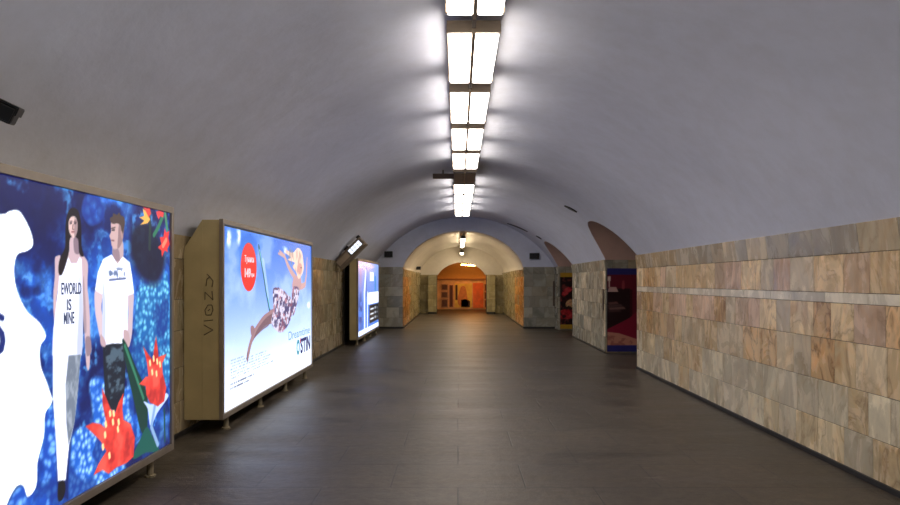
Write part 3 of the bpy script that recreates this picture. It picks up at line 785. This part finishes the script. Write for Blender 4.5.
# arms, torso, head
A.line(K([(236,190),(222,170),(206,146),(192,116),(182,88),(162,66)]), [.06, .05, .045, .04, .03, .02], (206, 174, 178)); A.line(K([(182,86),(156,74)]), [.03, .014], (206, 174, 178))
A.line(K([(238,205),(252,208),(264,200),(269,160),(272,92)]), [.06, .05, .045, .032, .016], (214, 182, 184))
A.poly(K([(222,168),(246,170),(248,206),(236,236),(218,232),(212,200)]), (206, 172, 178), True)
A.poly(K([(188,60),(214,72),(234,52),(250,66),(256,96),(258,140),(246,170),(236,176),(228,150),(214,128),(222,112),(194,100),(206,90),(184,72)]), (232, 216, 208), True)
A.over(np.clip(.5-A.sd(K([(188,60),(234,52),(256,96),(246,170),(228,150),(194,100)]))/.03, 0, 1)*np.clip((fbm(U*22, V*8, 3)-.5)*6, 0, 1)*.6, (176, 146, 140))
A.poly(K([(236,118),(248,116),(252,136),(246,158),(236,152),(232,134)]), (212, 170, 166), True)
A.line(K([(246,132),(250,132)]), .008, (90, 60, 70))
dress = [K([(214,212),(238,214),(238,250),(226,296),(218,322),(206,320),(210,262)]), K([(134,222),(150,212),(170,218),(196,244),(210,262),(210,320),(196,362),(172,392),(148,386),(128,352),(136,300)])]
for d in dress:
    A.poly(d, (222, 218, 232), True); a = np.clip(.5-A.sd(smooth_poly(d))/.02, 0, 1)
    A.over(a*np.clip((fbm(U*16, V*20, 3)-.47)*9, 0, 1)*.9, (70, 66, 120)); A.over(a*np.clip((fbm(U*20+9, V*16, 3)-.56)*9, 0, 1)*.7, (170, 96, 120))
# fine print
for k in range(7):
    y = .735-.033*k; rr = 8.3-.10*(k % 3)+.04*k if k else 7.35
    n_ = np.clip((vnoise(U*70+k*13, V*0+k)-.35)*4, 0, 1)
    A.over(np.clip(1-abs(V-y)/.011, 0, 1)*(U > 6.93)*(U < rr)*n_*.5, (96, 112, 140))
for k in range(2): A.over(np.clip(1-abs(V-(.475-.045*k))/.014, 0, 1)*(U > 6.93)*(U < 7.75-.15*k)*np.clip((vnoise(U*60+k*7, V*0)-.3)*4, 0, 1)*.8, (50, 60, 96))
u0, v0 = P(249.3, 267); A.over(np.clip((.285-np.sqrt((U-u0)**2+(V-v0)**2))/.012+.5, 0, 1), (232, 54, 48))
o = A.mesh('poster', lambda u, v: (np.full(u.shape, X0), u, v), M['backlit'], b2); o.location = (-XF, -c2, 0)
bm = bmesh.new(); xt = X0+.002
lettering(bm, 'Туники', 7.38, 7.72, 1.80, 1.90, xt, .01, 0)
lettering(bm, '149', 7.39, 7.60, 1.64, 1.75, xt, .04, 0); lettering(bm, 'грн', 7.62, 7.73, 1.64, 1.69, xt, .02, 0)
link('disc_lettering', bm, [M['white_ink']], b2, False, (-XF, -c2, 0))
bm = bmesh.new()
lettering(bm, 'Dreamtime', 9.30, 10.62, .735, .86, xt, 0, 0)
link('lettering', bm, [M['pale_ink']], b2, False, (-XF, -c2, 0))
bm = bmesh.new(); lettering(bm, 'O', 9.76, 9.95, .46, .70, xt, .05, 1)
lettering(bm, "'", 9.97, 10.01, .63, .71, xt, .03, 2); lettering(bm, 'STIN', 10.0, 10.66, .46, .70, xt, .04, 0)
link('logo', bm, [M['navy_ink'], M['teal_ink'], M['red_ink']], b2, False, (-XF, -c2, 0))
# marker scrawl on the side panel, written upwards
bm = bmesh.new(); yg = 6.67+.009
def stroke(pts):
    for a, b in zip(pts, pts[1:]): tube(bm, (a[0], yg, a[1]), (b[0], yg, b[1]), .0045, 6)
gx = lambda px: (px-458)*6.68/640
gz = lambda py: EYE+(281-py)*6.68/640
def scr(pts): stroke([(gx(x), gz(y)) for x, y in pts])
scr([(204,335),(213,330),(204,325)]); scr([(204,321),(213,320)])
scr([(206,315),(205,310),(208,305),(212,305),(213,310),(211,315),(206,315)]); scr([(208,311),(210,309)])
scr([(205,300),(205,292),(213,300),(212,291)]); scr([(206,286),(207,279),(210,277),(213,281),(212,287)]); scr([(210,277),(207,274)])
link('graffiti', bm, M['marker'], b2, True, (-XF, -c2, 0))

# --- box 3
b3, c3 = lightbox(15.7, 19.85, 'farthest backlit box with blue poster and black table panel', zb=.15, zt=2.16, back=-2.66, chamfer=False)
A = Art(15.75, 19.8, .21, 2.1, 160, 120); U, V = A.U, A.V
a_ = ((U-15.7)/4.2)[..., None]; b_ = ((V-.2)/1.9)[..., None]
A.c = (np.array([70, 130, 220])*(1-b_)+np.array([150, 180, 236])*b_)/255.
A.over(np.clip(1-abs(U-16.2)/.5, 0, 1)*np.clip(1.2-abs(V-1.7)*2, 0, 1)*.7, (200, 160, 200))
A.over(np.clip(1-abs(U-16.2)/.45, 0, 1)*np.clip(1.1-abs(V-.8)*1.6, 0, 1)*np.clip((fbm(U*4, V*8, 4)-.35)*4, 0, 1), (40, 60, 150))
A.line([(16.9, .4), (16.85, 1.3), (17.1, 1.8)], .12, (228, 238, 255)); A.line([(17.4, .3), (17.45, 1.25)], .07, (240, 246, 255)); A.line([(17.25, 1.2), (17.25, 1.95)], .03, (30, 50, 120))
R = lambda x0, x1, z0, z1, c: A.poly([(x0, z0), (x1, z0), (x1, z1), (x0, z1)], c)
R(17.9, 18.7, 1.6, 1.85, (236, 244, 255)); R(18.9, 19.2, 1.3, 1.75, (60, 150, 210)); R(17.6, 19.8, .95, 1.28, (248, 250, 255)); R(15.75, 19.8, .21, .34, (240, 246, 255))
R(17.8, 19.8, .42, .92, (22, 26, 36))
for k in range(3):
    z = .50+.14*k; R(18.0, 18.7, z, z+.05, (225, 230, 236)); R(18.9, 19.2, z, z+.07, (180, 186, 196)); R(19.35, 19.6, z, z+.05, (120, 130, 140))
o = A.mesh('poster', lambda u, v: (np.full(u.shape, X0), u, v), M['backlit'], b3); o.location = (-XF, -c3, 0)

# ------------------------------------------------------------------ printed posters in the side passages
def wall_poster(x0, x1, y, z0, z1, label, paint, band):
    r = empty('wall_poster', ((x0+x1)/2, y, 0)); cx = (x0+x1)/2
    bm = bmesh.new(); box(bm, x0, x1, y+.002, y+.028, z0, z1, .003); link('board', bm, M['dark'], r, False, (-cx, -y, 0))
    global A, U, V
    A = Art(x0+.005, x1-.005, z0+.005, z1-.005, 150, 170); U, V = A.U, A.V; paint(A)
    o = A.mesh('print', lambda u, v: (u, np.full(u.shape, y), v), M['print'], r); o.location = (-cx, -y, 0)
    h = .14
    for za, zb in ((z0, z0+h), (z1-h, z1)):
        bm = bmesh.new(); box(bm, x0, x1, y-.004, y-.0005, za, zb, .001); link('border_band', bm, band, r, False, (-cx, -y, 0))
    tag(r, label, 'poster', 'printed posters in the side passages'); return r
def paint1(A):
    A.c[:] = np.array([104, 20, 40])/255.
    q = lambda pts: [(3.30+a*.0043+.0, 1.88-(b-45)*.00444+.0) for a, b in pts]   # crop pixel -> board
    R = lambda x0, y0, x1, y1, c, sf=.01: A.poly(q([(x0,y0),(x1,y0),(x1,y1),(x0,y1)]), c)
    R(0, 145, 118, 360, (34, 10, 16)); R(118, 150, 130, 300, (60, 12, 24))
    A.poly(q([(2,162),(10,138),(46,138),(58,162)]), (196, 160, 150)); R(8, 85, 14, 138, (214, 190, 176)); R(3, 85, 18, 108, (214, 190, 176))
    A.poly(q([(76,145),(78,110),(88,108),(90,145)]), (150, 60, 66), True)
    for k, (a, b, c) in enumerate(((4, 60, (112, 74, 70)), (0, 82, (84, 60, 60)), (6, 96, (120, 88, 80)), (2, 74, (70, 44, 46)))):
        A.poly(q([(a, 215+k*13), (b-10, 210+k*13), (b, 222+k*13), (a+8, 226+k*13)]), c)
    A.poly(q([(0,350),(60,320),(118,290),(170,262),(400,250),(400,440),(200,420),(60,372),(0,370)]), (136, 22, 50), True)
    A.poly(q([(0,362),(60,368),(118,386),(170,404),(400,430),(400,450),(0,450)]), (196, 134, 110))
    A.over(np.clip(.5-A.sd(q([(0,372),(150,405),(400,430),(400,450),(0,450)]))/.02, 0, 1)*np.clip((fbm(A.U*12, A.V*16, 3)-.5)*6, 0, 1)*.6, (140, 70, 60))
wall_poster(3.30, 5.1, 14.16, .04, 1.88, 'printed poster of a crimson bedroom with bright blue border bands', paint1, plain('blue_band', (42, 40, 108), .35))
def paint2(A):
    A.c[:] = np.array([30, 12, 14])/255.
    f = fbm(A.U*6, A.V*6, 4); A.over(np.clip((f-.5)*6, 0, 1)*.5, (90, 20, 26))
    A.poly([(3.36, 1.16), (3.5, 1.12), (3.72, 1.3), (3.74, 1.42), (3.55, 1.38), (3.36, 1.24)], (176, 34, 46), True)
    A.poly([(3.5, .8), (3.7, .74), (3.95, .86), (3.9, 1.0), (3.6, .98)], (204, 160, 110), True)
    A.poly([(3.34, .62), (3.6, .7), (3.9, .6), (4.1, .4), (3.5, .36), (3.34, .42)], (168, 30, 36), True)
    A.poly([(4.1, 1.2), (4.6, 1.3), (4.7, .9), (4.2, .7)], (150, 40, 40), True)
    g = fbm(A.U*9+3, A.V*11, 5); A.over(np.clip((.52-g)*8, 0, .85), (26, 10, 12)); A.over(np.clip((g-.60)*8, 0, .5), (190, 90, 80))
wall_poster(3.33, 5.0, 20.86, .04, 1.87, 'printed dark poster of red flowers with yellow border bands', paint2, plain('yellow_band', (178, 136, 34), .35))

# ------------------------------------------------------------------ panels in the orange room
def panel(name, x0, x1, z0, z1, label, cat, rgb, inner=None, group=None, shapes=()):
    y = 36.16; cx = (x0+x1)/2
    r = empty(name, (cx, y, 0))
    bm = bmesh.new(); box(bm, x0, x1, y-.01, y+.03, z0, z1, .004); link('board', bm, plain(name+'_board', rgb, .4, 0, .18, 5), r, False, (-cx, -y, 0))
    if inner:
        k = .05
        bm = bmesh.new(); box(bm, x0+k, x1-k, y-.02, y-.011, z0+k, z1-k, .002); link('picture', bm, plain(name+'_picture', inner, .4, 0, .3, 8), r, False, (-cx, -y, 0))
    for (nm, pts, c) in shapes:
        bm = bmesh.new(); vs = [bm.verts.new((a, y-.024, b)) for a, b in pts]; f = bm.faces.new(vs)
        g = bmesh.ops.extrude_face_region(bm, geom=[f])
        for e in g['geom']:
            if isinstance(e, bmesh.types.BMVert): e.co.y += .012
        link(nm, bm, plain(name+'_'+nm, c, .5, 0, .2, 6), r, False, (-cx, -y, 0))
    tag(r, label, cat, group)
fx = lambda px: (px-458)*36.16/640
fz = lambda py: EYE+(281-py)*36.16/640
for k, (a, b, nm) in enumerate(((284, 290.5, 'topmost'), (291.5, 298, 'middle'), (299, 307.5, 'lowest'))):
    panel('framed_picture', fx(441), fx(448), fz(b), fz(a), nm+' of the three small framed pictures left of the yellow panel', 'picture', (190, 150, 110), (96, 66, 46), 'framed pictures in the orange room')
panel('framed_picture', fx(449.5), fx(453), fz(307), fz(285), 'tall narrow brown picture between small frames and yellow panel', 'picture', (140, 84, 44), (90, 50, 28), 'framed pictures in the orange room')
panel('yellow_panel', fx(454.5), fx(472), fz(307.5), fz(283.5), 'bright yellow panel with a dark standing figure shape in the orange room', 'panel', (255, 222, 110), None, None,
      [('figure', smooth_poly([(fx(461),fz(287)),(fx(464),fz(286)),(fx(466),fz(289)),(fx(467),fz(296)),(fx(468),fz(306)),(fx(460),fz(306)),(fx(457.5),fz(300)),(fx(459),fz(293))]), (214, 150, 96)),
       ('shadow_block', [(fx(461),fz(307)),(fx(470),fz(307)),(fx(470),fz(301)),(fx(465),fz(299)),(fx(461),fz(300))], (50, 32, 26)),  # dark shape low on the panel, part of its picture
       ('side_strip', [(fx(455.5),fz(300)),(fx(457.5),fz(300)),(fx(457.5),fz(285)),(fx(455.5),fz(285))], (70, 40, 24))])
panel('wall_panel', fx(473), fx(483.5), fz(308), fz(283), 'plain red-orange wall panel right of the yellow one', 'panel', (240, 124, 54))
for k, (a, b, nm) in enumerate(((284, 291, 'topmost'), (292, 299, 'middle'), (300, 307.5, 'lowest'))):
    panel('framed_picture', fx(484.5), fx(490), fz(b), fz(a), nm+' of the three dark frames right of the orange panel', 'picture', (170, 100, 50), (64, 40, 28), 'framed pictures in the orange room')

# ------------------------------------------------------------------ small fittings
# tilted sign light over the farthest box
r = empty('tilted_sign', (-2.53, 15.05, 2.27)); r.rotation_euler = (0, -math.radians(45), 0)
bm = bmesh.new(); box(bm, -.42, .42, -.16, .16, -.15, .1, .03); link('housing', bm, plain('sign_housing', (120, 104, 86), .5), r)
bm = bmesh.new(); box(bm, -.02, .37, -.172, -.158, -.085, .055, .006); link('lamp_window', bm, M['black'], r)
for i in range(4):
    for j in range(2):
        bm = bmesh.new(); x = .0+i*.09; z = -.078+j*.066; box(bm, x, x+.078, -.18, -.17, z, z+.056, .004); link('lamp_cell', bm, M['white_tile_led'], r)
bm = bmesh.new(); box(bm, -.38, -.04, -.166, -.158, -.08, .05, .004); link('blank_panel', bm, M['lampmetal'], r)
bm = bmesh.new(); box(bm, -.06, .06, -.03, .03, .09, .42, .006); box(bm, .34, .43, -.05, .05, .08, .16, .006); link('bracket', bm, M['dark'], r)
tag(r, 'tilted brown box light with white lit cells above the farthest lightbox', 'sign light')
# cctv camera at the left edge
r = empty('security_camera', (-2.40, 3.42, 2.50)); rot = (math.radians(10), math.radians(24), math.radians(28))
def cpart(nm, m, *bx):
    bm = bmesh.new()
    for q in bx: box(bm, *q)
    o = link(nm, bm, m, r); o.rotation_euler = rot; return o
cpart('housing', M['dark'], (-.046, .046, -.1, .03, -.055, .04, .014))
cpart('sun_shield', M['dark'], (-.052, .052, -.112, .03, .041, .05, .004), (-.054, -.047, -.108, .03, 0, .045, .002), (.047, .054, -.108, .03, 0, .045, .002))
cpart('window', M['black'], (-.038, .038, -.106, -.098, -.046, .03, .004))
bm = bmesh.new(); nx, nz = -.733, .68; tube(bm, (0, .02, 0), (nx*.13, .02, nz*.13), .018); tube(bm, (nx*.118, .02, nz*.118), (nx*.138, .02, nz*.138), .045, 16); link('bracket', bm, M['brown'], r)
tag(r, 'dark security camera on the vault above the large poster box', 'camera')
def speaker(x, y, z, wd, h, label, face_rot=0):
    r = empty('wall_speaker', (x, y, z))
    bm = bmesh.new(); box(bm, -wd/2, wd/2, -.09, 0, -h/2, h/2, .012); link('housing', bm, M['dark'], r)
    bm = bmesh.new()
    for i in range(6): zz = -h/2+.025+(h-.05)*i/5; box(bm, -wd/2+.02, wd/2-.02, -.098, -.089, zz-.007, zz+.007)
    link('grille', bm, M['black'], r)
    tag(r, label, 'loudspeaker', 'small loudspeakers on the end walls')
speaker(-2.34, YE-.001, 2.50, .28, .2, 'small dark box loudspeaker left of the far arch')
speaker(2.57, YE-.001, 2.44, .32, .2, 'small dark box loudspeaker right of the far arch')
speaker(-1.72, 27.9, 2.16, .2, .14, 'tiny dark box on the left corridor wall')
bm = bmesh.new(); box(bm, -.48, -.03, 12.2, 12.3, 3.56, 3.65, .006); box(bm, -.3, -.27, 12.22, 12.28, 3.64, 3.72)
tag(link('cross_bar', bm, M['brown']), 'brown bar sticking out left of the unlit vault lamp', 'bar')
# dark slots along the vault over the passages
def slot(y0, y1, x0, x1, wd, label):
    bm = bmesh.new(); prev = None
    for k in range(13):
        f = k/12; y = y0+(y1-y0)*f; xx = x0+(x1-x0)*f; z = vault_z(xx)
        nrm = Vector((xx-.2, 0, z-VC)).normalized(); ww = wd*(.25+.75*math.sin(PI*(k+.5)/13)); c = Vector((xx, y, z))
        t = Vector((0, ww, 0))
        cur = [bm.verts.new(c+t-nrm*.004), bm.verts.new(c-t-nrm*.004), bm.verts.new(c-t*.8-nrm*.02), bm.verts.new(c+t*.8-nrm*.02)]
        if prev:
            for i in range(4): bm.faces.new((prev[i], prev[(i+1) % 4], cur[(i+1) % 4], cur[i]))
        else: bm.faces.new(cur)
        prev = cur
    bm.faces.new(prev[::-1])
    tag(link('cable_duct', bm, M['dark']), label, 'cable duct', 'dark cable ducts on the right of the vault')
slot(13.2, 13.0, 2.2, 2.42, .1, 'short dark duct stub above the nearer side passage')
slot(20.8, 20.2, 1.6, 2.2, .12, 'long thin dark duct on the vault close to the end arch')
slot(19.8, 19.6, 2.42, 2.56, .1, 'short dark duct stub above the farther side passage')
# narrow strips at the corners
def strip(x0, x1, y0, y1, z0, z1, label):
    bm = bmesh.new(); box(bm, x0, x1, y0, y1, z0, z1, .003)
    tag(link('metal_strip', bm, M['brown']), label, 'metal strip', 'narrow metal strips at the corners')
strip(3.20, 3.255, YE-.03, YE-.002,   .76, 1.60, 'narrow dark metal strip in the corner of the end wall')
strip(XR-.025, XR-.003, 14.32, 14.42, .95, 1.42, 'narrow dark metal strip on the pillar beside the crimson poster')
